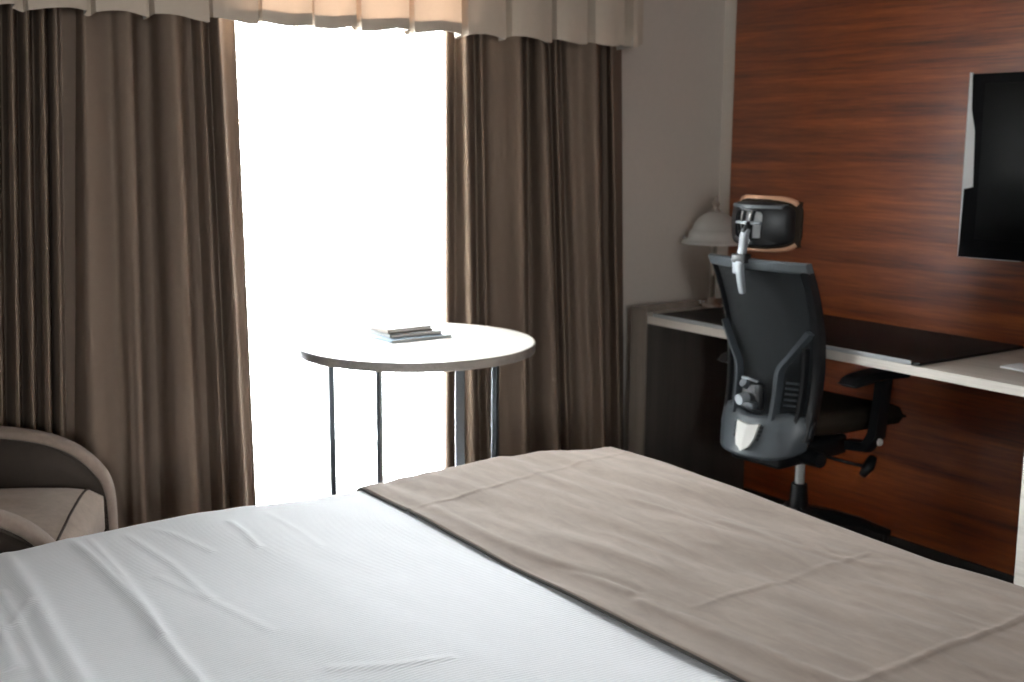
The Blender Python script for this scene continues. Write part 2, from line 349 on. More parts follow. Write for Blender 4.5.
# ------------------------------------------------------------------ curtains
def drape(name, ctrl, y0, ztop, zbot, mat, pale=(), n=7, nz=36, vt=60, vb=480, thick=0.002):
    """ctrl: (pixel at the top, pixel at the bottom, how far the fold stands into the room)"""
    top, bot = [], []
    for ut, ub, d in ctrl:
        d *= 1.3; y = y0-d
        a = at_y(ut, vt, y); b = at_y(ub, vb, y); k = (1.66-b.z)/(a.z-b.z)
        top.append((a.x, y, 0)); bot.append((b.x, y - 0.15*d, 0))
        za, zb = a.z, b.z
    T = spline(top, n); B = spline(bot, n)
    bm = bmesh.new()
    def fn(u, v):
        i = round(u*(len(T)-1)); z = zbot + (ztop-zbot)*v
        t = (z-0.36)/(1.60-0.36); t = max(-0.35, min(1.25, t))
        p = B[i]*(1-t) + T[i]*t
        wob = 0.006*vnoise(i*0.35, z*3.1)*(1-v)
        return (p.x + wob, min(p.y + wob, y0+0.012), z)
    grid(bm, fn, len(T)-1, nz)
    bm.faces.ensure_lookup_table()
    for f in bm.faces:                                         # pale edge cloth; on one ridge, window light put into the colour
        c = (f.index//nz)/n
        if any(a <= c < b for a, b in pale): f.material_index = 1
    o = obj(name, bm, [mat, 'lining_and_glint'], None, True)
    s = o.modifiers.new('thickness', 'SOLIDIFY'); s.thickness = thick; s.offset = 0
    return o

fold1 = [(-130, -126, .0)]
for k, u in enumerate((-118, -95, -72, -48, -24, -4, 13, 28, 44, 57)):        # narrow deep folds
    fold1 += [(u-7, u-3, .02), (u-4, u, .055), (u, u+4, .07), (u+2, u+6, .045), (u+4.5, u+8.5, -.012)]
c1 = drape('curtain', fold1 + [(72, 76, -.012), (84, 86, -.012)], 3.385, 2.3, 0.012, 'drape')
tag(c1, 'dark taupe curtain gathered in narrow folds at the left edge of the photo', 'curtain')
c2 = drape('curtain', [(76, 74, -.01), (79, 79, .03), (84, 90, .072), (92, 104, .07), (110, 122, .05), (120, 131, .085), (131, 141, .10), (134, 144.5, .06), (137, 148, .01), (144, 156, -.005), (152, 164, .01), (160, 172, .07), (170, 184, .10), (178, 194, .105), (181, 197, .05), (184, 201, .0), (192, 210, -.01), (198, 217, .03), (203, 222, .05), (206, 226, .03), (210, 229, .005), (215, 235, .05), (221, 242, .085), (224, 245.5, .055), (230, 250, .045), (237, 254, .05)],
           3.36, 2.3, 0.012, 'drape', [(21.75, 22.45)])  # pale strip paints the window light caught on this ridge
tag(c2, 'taupe curtain hanging in broad folds left of the bright window', 'curtain')
c3 = drape('curtain', [(443, 442, .04), (448, 447, .065), (455, 455, .02), (467, 471, .095), (474, 478, .015), (482, 487, .06), (488, 492, .015), (503, 506, .04), (521, 523, .105), (525, 527, .005), (530, 533, .0), (538, 545, .065), (546, 556, .085), (550, 559, .01), (557, 565, .06), (561, 570, .0), (569, 580, .04), (581, 590, .045), (597, 600, .095), (601, 604, .0), (607, 609, -.01), (612, 616, .05), (617, 619, .03), (622, 622, .0)],
           3.365, 2.3, 0.012, 'drape', [(0, 1.6)])
tag(c3, 'taupe curtain hanging in folds right of the window, behind the round table', 'curtain')

# sheer voile across the glass
bm = bmesh.new()
def fsheer(u, v):
    x = 1.18 + 1.05*u; a = u*2*PI*15
    return (x + 0.006*math.sin(a*0.37+1), YW-0.012 + 0.011*math.sin(a) + 0.003*math.sin(a*2.3), 0.03 + 2.2*v)
grid(bm, fsheer, 260, 6)
tag(obj('sheer_curtain', bm, 'sheer', None, True), 'white sheer voile across the bright window', 'curtain')

# ------------------------------------------------------------------ pleated valance
VZ0, VZ1, VY = 1.712, 2.34, 3.187
val = thing('valance', 'taupe box-pleated valance above the window and curtains', 'valance', (1.6, 3.2, VZ0))
PLEAT = [-205, -150, -95, -38, 22, 92, 151, 211, 260, 312, 358, 411, 464, 508, 553, 590, 626, 642]
GAP = {22: 0.016, 92: 0.011, 151: 0.010, 464: 0.013, 508: 0.013, 553: 0.012, 590: 0.020, 626: 0.026, 260: 0.006, 312: 0.006, 211: 0.005}
def val_profile(low):
    pts = []
    xs = [at_y(u, 25, VY).x for u in PLEAT]
    for i, (a, b) in enumerate(zip(xs, xs[1:])):
        w = b-a; k = 1.0 if low else 0.35
        last = i == len(xs)-2
        bul = (0.012 + 0.012*hsh(i, 9))*k
        ga, gb = GAP.get(PLEAT[i], 0.009), (0.002 if last else GAP.get(PLEAT[i+1], 0.009))
        D = 0.034
        pts += [(a, VY+D), (a+ga*.8, VY+D), (a+ga, VY+0.004-0.010*k), (a+0.3*w, VY-bul), (a+0.55*w, VY-bul*1.15), (b-0.28*w, VY-bul*0.7-0.004*k), (b-gb, VY-0.004-0.016*k*hsh(i, 5)), (b-gb*.8, VY+D)]
    pts += [(xs[-1], VY+0.04), (xs[-1]+0.002, VY+0.13), (xs[-1], YW-0.03)]
    return pts
plo, phi_ = val_profile(True), val_profile(False)
def resample(p):
    out = []
    for (a, b), (c, d) in zip(p, p[1:]):
        for k in range(3): t = k/3; out.append((a+(c-a)*t, b+(d-b)*t))
    out.append(p[-1]); return out
plo, phi_ = resample(plo), resample(phi_)
def fval(u, v, off=0.0, z0=VZ0, z1=VZ1):
    i = round(u*(len(plo)-1)); z = z0 + (z1-z0)*v; t = (z-VZ0)/(VZ1-VZ0)
    a, b = plo[i], phi_[i]; s = (1-t)**1.6
    x = a[0]*s + b[0]*(1-s); y = a[1]*s + b[1]*(1-s)
    sag = 0.007*math.sin(i*0.3)*(1-t)**6
    return (x-1.6, y-3.2+off, z-VZ0 + sag*(1-t))
bm = bmesh.new(); grid(bm, lambda u, v: fval(u, v), len(plo)-1, 14)
obj('pleated_skirt', bm, 'valance', val, 'angle')
bm = bmesh.new(); slab(bm, lambda u, v, s: fval(u, v, 0.0015+0.0025*s, VZ0, VZ0+0.034), len(plo)-1, 2)
obj('hem', bm, 'hem', val, 'angle')
xs0, xs1 = at_y(PLEAT[0], 25, VY).x, at_y(PLEAT[-1], 25, VY).x
boxo('pelmet_board', xs0-1.6, xs1-1.6-0.004, VY+0.06-3.2, YW-0.001-3.2, VZ1-0.03-VZ0, VZ1-VZ0, 'wall', val)

# ------------------------------------------------------------------ bed
BX0, BX1, BY0, BY1, BZ = -0.17, 1.865, 0.36, 2.288, 0.64
bed = thing('bed', 'wide bed filling the foreground under white cover and taupe runner', 'bed', ((BX0+BX1)/2, (BY0+BY1)/2, 0))
def bpart(n, x0, x1, y0, y1, z0, z1, m, bev): 
    l = bed.location; return boxo(n, x0-l.x, x1-l.x, y0-l.y, y1-l.y, z0, z1, m, bed, bev=bev, seg=4)
bpart('base', BX0, BX1-0.08, BY0+0.07, BY1-0.13, 0.10, 0.34, 'bed_base', 0.01)
bpart('mattress', BX0, BX1-0.07, BY0+0.06, BY1-0.12, 0.341, BZ-0.045, 'mattress', 0.05)
for x in (BX0+0.1, BX1-0.18):
    for y in (BY0+0.16, BY1-0.2):
        bpart('leg', x-0.03, x+0.03, y-0.03, y+0.03, 0.0, 0.099, 'bed_base', 0.004)

def seg_d(px, py, pts):
    best = 9
    for (ax, ay), (bx, by) in zip(pts, pts[1:]):
        dx, dy = bx-ax, by-ay; t = max(0, min(1, ((px-ax)*dx+(py-ay)*dy)/(dx*dx+dy*dy)))
        best = min(best, math.hypot(px-ax-t*dx, py-ay-t*dy))
    return best
RIDGES = [([(0.542, 2.27), (0.551, 2.06), (0.548, 1.83), (0.535, 1.607), (0.53, 1.45)], 0.0065, 0.010),
          ([(0.575, 2.27), (0.568, 2.0), (0.555, 1.8), (0.54, 1.7)], 0.004, 0.008),
          ([(0.426, 2.26), (0.415, 1.98), (0.40, 1.75), (0.39, 1.5)], 0.009, 0.016),
          ([(0.375, 2.01), (0.368, 1.82), (0.355, 1.6)], 0.006, 0.010),
          ([(0.345, 1.95), (0.33, 1.7)], 0.008, 0.012), ([(0.40, 1.93), (0.37, 1.86), (0.345, 1.84)], 0.004, 0.008),
          ([(0.669, 2.26), (0.712, 2.163), (0.741, 2.023)], 0.0022, 0.006),
          ([(0.832, 2.16), (0.831, 2.083), (0.821, 1.995)], 0.0026, 0.006),
          ([(0.64, 2.2), (0.66, 2.0), (0.655, 1.8)], 0.0025, 0.008), ([(0.92, 2.2), (0.93, 2.05), (0.925, 1.95)], 0.001, 0.006),
          ([(0.62, 1.95), (0.66, 1.75), (0.68, 1.62)], 0.0015, 0.008), ([(1.02, 2.1), (1.03, 1.95)], 0.0015, 0.006),
          ([(0.70, 1.45), (0.78, 1.40), (0.86, 1.38)], 0.002, 0.008)]
RBOX = [(min(p[0] for p in r[0])-4*r[2], max(p[0] for p in r[0])+4*r[2], min(p[1] for p in r[0])-4*r[2], max(p[1] for p in r[0])+4*r[2]) for r in RIDGES]
def blanket_top(x, y):
    z = 0.010*vnoise(x*2.6, y*2.1) + 0.006*vnoise(x*6+3, y*3+1) + 0.0022*vnoise(x*19, y*8+5)
    z += 0.016*smoothstep(1.15, 0.75, x) + 0.013*smoothstep(1.2, 1.55, x)*smoothstep(1.5, 2.1, y)
    z += 0.006*smoothstep(0.4, 0.1, x)*smoothstep(2.3, 1.7, y)           # rises towards the pillows
    if x < 1.0:
        for (pts, h, w), bb in zip(RIDGES, RBOX):
            if not (bb[0] < x < bb[1] and bb[2] < y < bb[3]): continue
            d = seg_d(x, y, pts)
            if d < 4*w: z += h*math.exp(-(d/w)**2)*smoothstep(2.27, 2.12, y)
    return z
def wrap(s, e0, e1, r):
    """run along the cover: s < e0 / > e1 drops over a rounded edge; gives (position, drop)"""
    def over(q):
        if q <= 0: return 0, 0
        arc = r*PI/2
        if q < arc: a = q/r; return r*math.sin(a), r*(1-math.cos(a))
        return r + 0.02*min(1, (q-arc)/0.3), r + (q-arc)
    if s > e1: p, d = over(s-e1); return e1+p, d
    if s < e0: p, d = over(e0-s); return e0-p, d
    return s, 0
RAD = 0.05
def cover_point(s, t, lift, topfn, extra=0.0):
    """s across x (head to foot), t across y; one flat cloth folded down at foot and sides"""
    x, dx = wrap(s, -9, BX1-RAD, RAD); y, dy = wrap(t, BY0+RAD, BY1-RAD-0.07*smoothstep(1.5, 1.9, s)**1.3-0.045*smoothstep(0.7, 0.3, s), RAD)
    d = dx+dy
    if dx > 0 and dy > 0: d = math.hypot(dx, dy) if min(dx, dy) < RAD else max(dx, dy)
    f = math.exp(-d/0.05)
    z = BZ - d + (topfn(min(x, BX1), y) + lift)*f
    if d > 0.05:
        w = 0.010*math.sin(t*17+s*15)*min(1, (d-0.05)/0.3)
        if dx > dy: x += w
        else: y += w*(1 if t > 1 else -1)
    if dx > 0: x += lift*(1-f)
    if dy > 0: y += lift*(1-f)*(1 if t > 1.3 else -1)
    return (x, y, z)
bm = bmesh.new()
S0, S1, T0, T1 = BX0, BX1+0.36, BY0-0.34, BY1+0.34
grid(bm, lambda u, v: cover_point(S0+(S1-S0)*u, T0+(T1-T0)*v, 0.0, blanket_top), 380, 400)
o = obj('bed_cover', bm, 'blanket', None, True)
tag(o, 'white ribbed cotton cover spread over the bed', 'bed cover')

RX0 = 1.168
SEAMS = [([(1.17, 2.045), (1.254, 2.058), (1.473, 2.078), (1.723, 2.108), (1.86, 2.12)], 0.0026, 0.004),
         ([(1.30, 1.340), (1.363, 1.343), (1.754, 1.353)], 0.0022, 0.004),
         ([(1.17, 1.0), (1.325, 1.003), (1.708, 1.009), (1.86, 1.012)], 0.003, 0.0045)]
RWR = [([(1.215, 2.02), (1.215, 1.80), (1.24, 1.60), (1.25, 1.45)], 0.004, 0.014), ([(1.23, 1.62), (1.262, 1.50), (1.27, 1.44)], -0.003, 0.008),
       ([(1.31, 1.95), (1.33, 1.7), (1.36, 1.5)], 0.003, 0.025), ([(1.64, 1.62), (1.67, 1.45), (1.71, 1.30)], 0.003, 0.012),
       ([(1.48, 1.40), (1.50, 1.2), (1.54, 1.05)], 0.003, 0.02), ([(1.24, 1.40), (1.25, 1.2), (1.27, 1.0)], 0.004, 0.014),
       ([(1.62, 1.25), (1.66, 1.1), (1.68, 0.95)], 0.003, 0.018)]
wr = random.Random(5)
for k in range(26):                                           # short drag wrinkles, mostly lengthwise
    x, y, l = wr.uniform(1.2, 1.82), wr.uniform(0.9, 2.15), wr.uniform(0.08, 0.28)
    RWR.append(([(x, y), (x+wr.uniform(-.02, .02), y-l/2), (x+wr.uniform(-.01, .05), y-l)], wr.uniform(-.0016, .0022), wr.uniform(.006, .013)))
WBOX = [(min(p[0] for p in r[0])-4*r[2], max(p[0] for p in r[0])+4*r[2], min(p[1] for p in r[0])-4*r[2], max(p[1] for p in r[0])+4*r[2]) for r in SEAMS+RWR]
def runner_top(x, y):
    z = blanket_top(x, y) + 0.009*vnoise(x*13+y*1.5, y*3.2+2) + 0.005*vnoise(x*30+y*4, y*5) + 0.006*vnoise(x*5+1, y*1.7)
    for (pts, h, w), bb in zip(SEAMS+RWR, WBOX):
        if not (bb[0] < x < bb[1] and bb[2] < y < bb[3]): continue
        d = seg_d(x, y, pts)
        if d < 4*w: z += h*math.exp(-(d/w)**2)
    return z
run = thing('bed_runner', 'taupe woven runner laid across the foot of the white bed', 'bed runner', (1.5, 1.3, BZ))
def runner_pt(u, v, side):
    s = RX0 + (BX1+0.30-RX0)*u; t = (BY0-0.2) + (BY1+0.2-BY0+0.2)*v
    wav = 0.006*vnoise(0.5, t*3)*(1-u)
    p = cover_point(s+wav, t, 0.0035 + 0.0065*side, runner_top)
    return (p[0]-1.5, p[1]-1.3, p[2]-BZ)
bm = bmesh.new(); slab(bm, runner_pt, 170, 330); obj('cloth', bm, 'runner', run, True)
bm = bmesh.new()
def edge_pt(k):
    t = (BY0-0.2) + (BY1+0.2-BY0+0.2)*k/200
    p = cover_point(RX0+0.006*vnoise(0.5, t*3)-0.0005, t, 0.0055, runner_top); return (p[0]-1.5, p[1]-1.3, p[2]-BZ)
tube(bm, [edge_pt(k) for k in range(201)], 0.0032, 6); obj('edge_shadow_line', bm, 'runner_shadow', run, True)  # runner's edge shadow drawn as a dark cord

# ------------------------------------------------------------------ round table
TX, TY, TZ, TR = 1.7184, 2.9476, 0.82, 0.346
tb = thing('round_table', 'round table with pale wood top and dark steel bar legs before the window', 'table', (TX, TY, 0))
bm = bmesh.new(); lathe(bm, [(0, TZ-0.020), (TR-0.004, TZ-0.020), (TR-0.004, TZ-0.0005), (TR-0.004, TZ-0.0002), (TR-0.006, TZ), (0, TZ)], 96)
obj('tabletop', bm, 'table_top', tb, 'angle')
bm = bmesh.new(); lathe(bm, [(TR-0.0038, TZ-0.0265), (TR-0.001, TZ-0.0265), (TR, TZ-0.0205), (TR, TZ-0.002), (TR-0.001, TZ-0.001), (TR-0.0038, TZ-0.001), (TR-0.0038, TZ-0.0265)], 96, cap=False)
obj('rim', bm, 'table_rim', tb, 'angle')
for ang, rz, w, t in ((86, 35, .0125, .007), (176, -35, .008, .006), (266, 60, .007, .013), (356, 42, .013, .009)):
    a = math.radians(ang); cx, cy = 0.265*math.cos(a), 0.265*math.sin(a)
    b = bmesh.new(); box(b, -w, w, -t, t, 0.004, TZ-0.0265, 0.0012, 1)
    bmesh.ops.rotate(b, verts=b.verts, cent=(0, 0, 0), matrix=Matrix.Rotation(math.radians(rz), 3, 'Z'))
    bmesh.ops.translate(b, verts=b.verts, vec=(cx, cy, 0))
    lg = obj('leg', b, 'steel_dark', tb)
    b = bmesh.new(); lathe(b, [(0.018, 0), (0.018, 0.003), (0.012, 0.004)], 16, cx, cy); obj('foot', b, 'black_plastic', lg, True)
bm = bmesh.new()
for a in (86, 176):
    c_, s_ = math.cos(math.radians(a)), math.sin(math.radians(a))
    tube(bm, [(-0.262*c_, -0.262*s_, TZ-0.0255), (0.262*c_, 0.262*s_, TZ-0.0255)], 1.0, sect=[(-.012, -.0035), (.012, -.0035), (.012, .0035), (-.012, .0035)])
obj('cross_brace', bm, 'steel_dark', tb)

# books on the table
def book(name, label, x, y, z, rz, w, d, h, cover, cat='book', spread=0.0):
    t = thing(name, label, cat, (x, y, z), rz, None)
    c = min(0.003, h*0.22)
    boxo('page_block', -w/2+0.004, w/2-0.003, -d/2+0.003, d/2-0.003, c, h-c, 'pages', t, bev=0)
    boxo('back_cover', -w/2, w/2, -d/2, d/2, 0, c-0.0001, cover, t, bev=0.0006, seg=1)
    boxo('front_cover', -w/2, w/2, -d/2, d/2, h-c+0.0001, h, cover, t, bev=0.0006, seg=1)
    boxo('spine', -w/2-0.002, -w/2+0.0035, -d/2, d/2, c, h-c, cover, t, bev=0.0006, seg=1)
    return t
BZ0 = TZ + 0.0004
book('magazine', 'thin pale blue magazine at the bottom of the stack on the round table', 1.737, 3.035, BZ0, math.radians(0), 0.205, 0.185, 0.008, 'book_blue', 'magazine')
book('paperback', 'grey book in the middle of the stack on the round table', 1.735, 3.040, BZ0+0.0084, math.radians(-3), 0.17, 0.145, 0.011, 'book_grey')
book('hardback', 'brown book lying on top of the stack on the round table', 1.722, 3.055, BZ0+0.0198, math.radians(1), 0.152, 0.135, 0.013, 'book_brown')

# ------------------------------------------------------------------ armchair (tub chair seen behind the bed)
ac = thing('armchair', 'taupe suede tub armchair with curved arms, behind the bed at left', 'armchair', (0.537, 2.836, 0), math.radians(-24))
PROF = [(-0.44, 0.765), (-0.36, 0.738), (-0.22, 0.702), (-0.07, 0.672), (0.0, 0.661), (0.07, 0.643), (0.13, 0.612), (0.177, 0.566), (0.200, 0.52), (0.207, 0.45), (0.206, 0.30), (0.20, 0.06)]
PS = [Vector((p.x, p.y, 0)) for p in spline([(a, b, 0) for a, b in PROF], 5)]
def arm2(sgn):
    th = 0.029
    def yc(x): return sgn*(0.315 - 0.06*smoothstep(-0.05, -0.45, x))
    bm = bmesh.new()
    def side(u, v, s):
        p = PS[round(u*(len(PS)-1))]
        base = Vector((max(-0.43, min(p.x, 0.18)), 0.06, 0)); q = base.lerp(Vector((p.x-0.006, p.y-0.010, 0)), v)
        return (q.x, yc(q.x) + (s-0.5)*2*(th-0.008), q.y)
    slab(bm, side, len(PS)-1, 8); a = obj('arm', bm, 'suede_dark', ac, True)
    bm = bmesh.new(); rings = []
    N = len(PS)
    for i, p in enumerate(PS):
        t = (PS[min(N-1, i+1)] - PS[max(0, i-1)]).normalized(); n = Vector((-t.y, t.x, 0))
        if n.y < 0 and abs(n.y) > abs(n.x): n = -n
        ring = []
        for k in range(16):
            c_, s_ = math.cos(k*PI/8), math.sin(k*PI/8)
            yy = math.copysign(abs(c_)**0.55, c_)*th; nn = math.copysign(abs(s_)**0.75, s_)*0.013
            ring.append(bm.verts.new((p.x + n.x*nn - 0.004, yc(p.x)+yy, p.y + n.y*nn - 0.010)))
        rings.append(ring)
    for r0, r1 in zip(rings, rings[1:]):
        for k in range(16): bm.faces.new((r0[k], r0[(k+1) % 16], r1[(k+1) % 16], r1[k]))
    bm.faces.new(rings[0]); bm.faces.new(rings[-1])
    obj('arm_band', bm, 'suede', a, True)
    for s in (-1, 1):
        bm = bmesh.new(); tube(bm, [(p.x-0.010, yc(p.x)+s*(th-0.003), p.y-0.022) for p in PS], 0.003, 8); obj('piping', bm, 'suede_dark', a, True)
arm2(1); arm2(-1)
bm = bmesh.new()
def seatf(u, v, s):
    a = u*2-1; b = v*2-1
    x = -0.125 + 0.31*a; y = 0.268*b*(1-0.22*smoothstep(0.1, -1, a))
    ed = (1-abs(a)**6)*(1-abs(b)**6)
    if s: z = 0.492 + 0.045*ed**0.35 + 0.022*(1-a*a)*(1-b*b) + 0.004*vnoise(x*14, y*14)
    else: z = 0.375 + 0.03*(1-ed**0.4)
    if a > 0.9: x += 0.012*math.sin((z-0.37)/0.16*PI)
    return (x, y, z)
slab(bm, seatf, 26, 26); sc = obj('seat_cushion', bm, 'suede', ac, True)
bm = bmesh.new(); tube(bm, [Vector(seatf(0.955, 0.03+0.94*k/30, 1)) for k in range(31)], 0.003, 8); obj('piping', bm, 'suede_dark', sc, True)
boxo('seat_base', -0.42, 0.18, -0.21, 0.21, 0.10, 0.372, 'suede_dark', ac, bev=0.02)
bm = bmesh.new()
def backf(u, v, s):
    y = (u*2-1)*0.215; z = 0.30 + 0.53*v
    return (-0.43 + 0.10*s*(1-0.35*v) - 0.02*v, y, z - 0.05*abs(u*2-1)**3*v)
slab(bm, backf, 16, 12); obj('backrest', bm, 'suede', ac, True)
for x in (-0.38, 0.13):
    for y in (-0.19, 0.19):
        b = bmesh.new(); lathe(b, [(0.014, 0), (0.022, 0.105)], 16, x, y); obj('leg', b, 'bed_base', ac, True)

# ------------------------------------------------------------------ desk along the wood wall
DX0, DZ = 2.82, 0.772
desk = thing('desk', 'long built-in desk with pale front edge below the wood wall', 'desk', (3.09, 2.45, 0))
def dpart(n, x0, x1, y0, y1, z0, z1, m, bev=0.003): return boxo(n, x0-3.09, x1-3.09, y0-2.45, y1-2.45, z0, z1, m, desk, bev)
dpart('desktop', DX0, XW-0.0175, 1.632, 3.272, DZ-0.028, DZ, 'desk_light')
dpart('end_ledge', DX0+0.004, XW-0.0175, 3.262, 3.272, DZ+0.0002, 0.797, 'desk_edge', 0.002)
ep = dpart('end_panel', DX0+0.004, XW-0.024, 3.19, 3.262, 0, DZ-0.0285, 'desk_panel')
b = boxo('edge_strip', DX0-0.008-3.09, DX0-0.0005-3.09, 3.19-2.45, 3.272-2.45, 0, 0.797, 'desk_edge', ep, 0.001)
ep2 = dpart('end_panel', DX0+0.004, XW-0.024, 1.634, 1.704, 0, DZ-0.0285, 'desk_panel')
boxo('edge_strip', DX0-3.09, DX0+0.0038-3.09, 1.634-2.45, 1.704-2.45, 0, DZ-0.0285, 'desk_light', ep2, 0.001)

pad = thing('desk_pad', 'large black leather pad lying on the desk behind the chair', 'desk pad', (3.08, 2.6, DZ))
boxo('pad_sheet', DX0+0.007-3.08, XW-0.03-3.08, 2.045-2.6, 3.165-2.6, 0.0003, 0.010, 'pad', pad, 0.002)
boxo('front_lip', DX0+0.001-3.08, DX0+0.0068-3.08, 2.07-2.6, 3.165-2.6, 0.0003, 0.0135, 'pad_edge', pad, 0.0025)
tag(boxo('notepad', 3.0, 3.09, 1.76, 1.905, DZ+0.0004, DZ+0.006, 'paper', None, 0.001), 'small white notepad at the near end of the desk', 'notepad')

# ------------------------------------------------------------------ desk lamp
lp = thing('desk_lamp', 'brushed metal desk lamp with frosted bell shade in the corner', 'lamp', (3.168, 3.218, DZ+0.0004))
def lpart(n, prof, m, par=None, x=0, y=0, seg=40, cap=True):
    b = bmesh.new(); lathe(b, prof, seg, x, y, 0, cap); return obj(n, b, m, par or lp, True)
lpart('base', [(0, 0), (0.036, 0), (0.038, 0.006), (0.034, 0.014), (0.022, 0.020), (0.016, 0.028), (0.012, 0.04), (0, 0.04)], 'pewter', x=-0.005, y=0.0)
lpart('stem', [(0.0085, 0.03), (0.0075, 0.12), (0.010, 0.125), (0.0075, 0.13), (0.0075, 0.225), (0.011, 0.23), (0.008, 0.24), (0.008, 0.37)], 'pewter', x=-0.005)
sh = lpart('shade', [(0.124, 0.243), (0.126, 0.246), (0.124, 0.250), (0.108, 0.255), (0.101, 0.262), (0.099, 0.276), (0.096, 0.288), (0.089, 0.294), (0.084, 0.300), (0.078, 0.318), (0.062, 0.338), (0.044, 0.351), (0.024, 0.360), (0.012, 0.362),
                     (0.012, 0.358), (0.022, 0.356), (0.041, 0.347), (0.059, 0.334), (0.074, 0.316), (0.080, 0.298), (0.092, 0.286), (0.095, 0.275), (0.097, 0.260), (0.106, 0.252), (0.122, 0.246), (0.124, 0.243)], 'frost', cap=False)
lpart('finial', [(0, 0.358), (0.016, 0.36), (0.018, 0.366), (0.011, 0.372), (0.009, 0.380), (0.014, 0.386), (0.015, 0.392), (0.009, 0.399), (0.006, 0.404), (0.009, 0.410), (0.007, 0.416), (0, 0.419)], 'pewter')
b = bmesh.new(); cyl(b, (-0.03, 0.0, 0.024), (-0.052, 0.008, 0.024), 0.005); bmesh.ops.create_uvsphere(b, u_segments=12, v_segments=8, radius=0.0085, matrix=Matrix.Translation((-0.055, 0.009, 0.024)))
obj('switch_knob', b, 'chrome', lp, True)
b = bmesh.new(); bmesh.ops.create_uvsphere(b, u_segments=12, v_segments=8, radius=0.009, matrix=Matrix.Translation((-0.075, 0.085, 0.262)))
obj('shade_screw', b, 'chrome', sh, True)

# ------------------------------------------------------------------ television on the wood wall
TVX = 3.30
tv = thing('television', 'black flat television with silver edge trim on the wood wall', 'television', (TVX, 1.77, 1.04))
def tvb(n, x0, x1, y0, y1, z0, z1, m, par=None, bev=0.003): return boxo(n, x0-TVX, x1-TVX, y0-1.77, y1-1.77, z0-1.04, z1-1.04, m, par or tv, bev)
tvb('body', TVX+0.004, TVX+0.034, 1.27, 2.268, 1.043, 1.603, 'tv_black')
tvb('wall_mount', TVX+0.0345, XW-0.0165, 1.6, 1.95, 1.18, 1.45, 'tv_black')
def prism(name, poly, x0, x1, m, par):                       # poly in (y, z) of the room
    b = bmesh.new()
    A = [b.verts.new((x0-TVX, y-1.77, z-1.04)) for y, z in poly]; B = [b.verts.new((x1-TVX, y-1.77, z-1.04)) for y, z in poly]
    b.faces.new(A); b.faces.new(B)
    n = len(poly)
    for k in range(n): b.faces.new((A[k], A[(k+1) % n], B[(k+1) % n], B[k]))
    return obj(name, b, m, par)
def tyz(u, v):
    d = ray(u, v); p = Vector((0, 0, CAM_H)) + d*(TVX/d.x); return (p.y, p.z)
strip = [(968.7, 72.4), (973, 74), (972, 110), (975, 131), (973, 187), (964, 189), (960, 234), (957.8, 256.5), (956.8, 256.5)]
inner = [tyz(*p) for p in strip[1:8]]
prism('side_trim', [(2.2715, 1.607)] + inner + [(2.2715, 1.0385)], TVX-0.001, TVX+0.012, 'tv_silver', tv)
prism('front_frame', [(p[0]-0.0005, p[1]) for p in inner] + [(1.27, 1.056), (1.27, 1.605)], TVX-0.0012, TVX+0.0038, 'tv_black', tv)
prism('bottom_trim', [(2.268, 1.0555), (2.268, 1.0385), (2.06, 1.0405), (2.06, 1.0555)], TVX-0.001, TVX+0.012, 'tv_silver', tv)
tvb('screen', TVX-0.0035, TVX-0.0014, 1.31, 2.215, 1.10, 1.572, 'tv_screen', bev=0.0005)

# ------------------------------------------------------------------ office chair
oc = thing('office_chair', 'black high-back mesh office chair with headrest facing the desk', 'office chair', (2.656, 2.512, 0), 0.059)
ZT, ZM, ZB = 1.06, 0.80, 0.50
def q3(z, a, b, c):
    return a*(z-ZM)*(z-ZT)/((ZB-ZM)*(ZB-ZT)) + b*(z-ZB)*(z-ZT)/((ZM-ZB)*(ZM-ZT)) + c*(z-ZB)*(z-ZM)/((ZT-ZB)*(ZT-ZM))
def back(t, z, off=0.0):
    return Vector((q3(z, 0, 0.026, -0.074) + 0.065*t*t + off, -t*q3(z, 0.172, 0.185, 0.189), z))
def on_back(name, tz, w, off0, off1, mat, par, n=8, smooth='angle'):
    """a flat bar that follows the back's curve: polyline in (t, z), half width w (m)"""
    P = spline([(a, b, 0) for a, b in tz], n) if len(tz) > 2 else [Vector((tz[0][0]+(tz[1][0]-tz[0][0])*k/n, tz[0][1]+(tz[1][1]-tz[0][1])*k/n, 0)) for k in range(n+1)]
    bm = bmesh.new(); rings = []
    for i, p in enumerate(P):
        a, b = P[max(0, i-1)], P[min(len(P)-1, i+1)]
        dt, dz = (b.x-a.x)*0.185, b.y-a.y; l = math.hypot(dt, dz); nt, nz = -dz/l*w/0.185, dt/l*w
        m = (off0+off1)/2
        rings.append([bm.verts.new(back(p.x+k*nt, p.y+k*nz, o)) for k, o in ((-1, off0*.7+off1*.3), (-.7, off0), (.7, off0), (1, off0*.7+off1*.3), (1, off1), (-1, off1))])
    for r0, r1 in zip(rings, rings[1:]):
        for k in range(6): bm.faces.new((r0[k], r0[(k+1) % 6], r1[(k+1) % 6], r1[k]))
    bm.faces.new(rings[0]); bm.faces.new(rings[-1])
    return obj(name, bm, mat, par, smooth)
bm = bmesh.new(); slab(bm, lambda u, v, s: back(-0.95+1.9*u, 0.50+0.545*v, 0.004+0.003*s), 24, 24)
br = obj('backrest', bm, 'chair_mesh', oc, True)
br['label'] = 'black mesh back panel'
on_back('top_rail', [(-1.0, 1.030), (-0.5, 1.034), (0, 1.036), (0.5, 1.034), (1.0, 1.030)], 0.0165, -0.016, 0.012, 'lit_rail_plastic', oc)
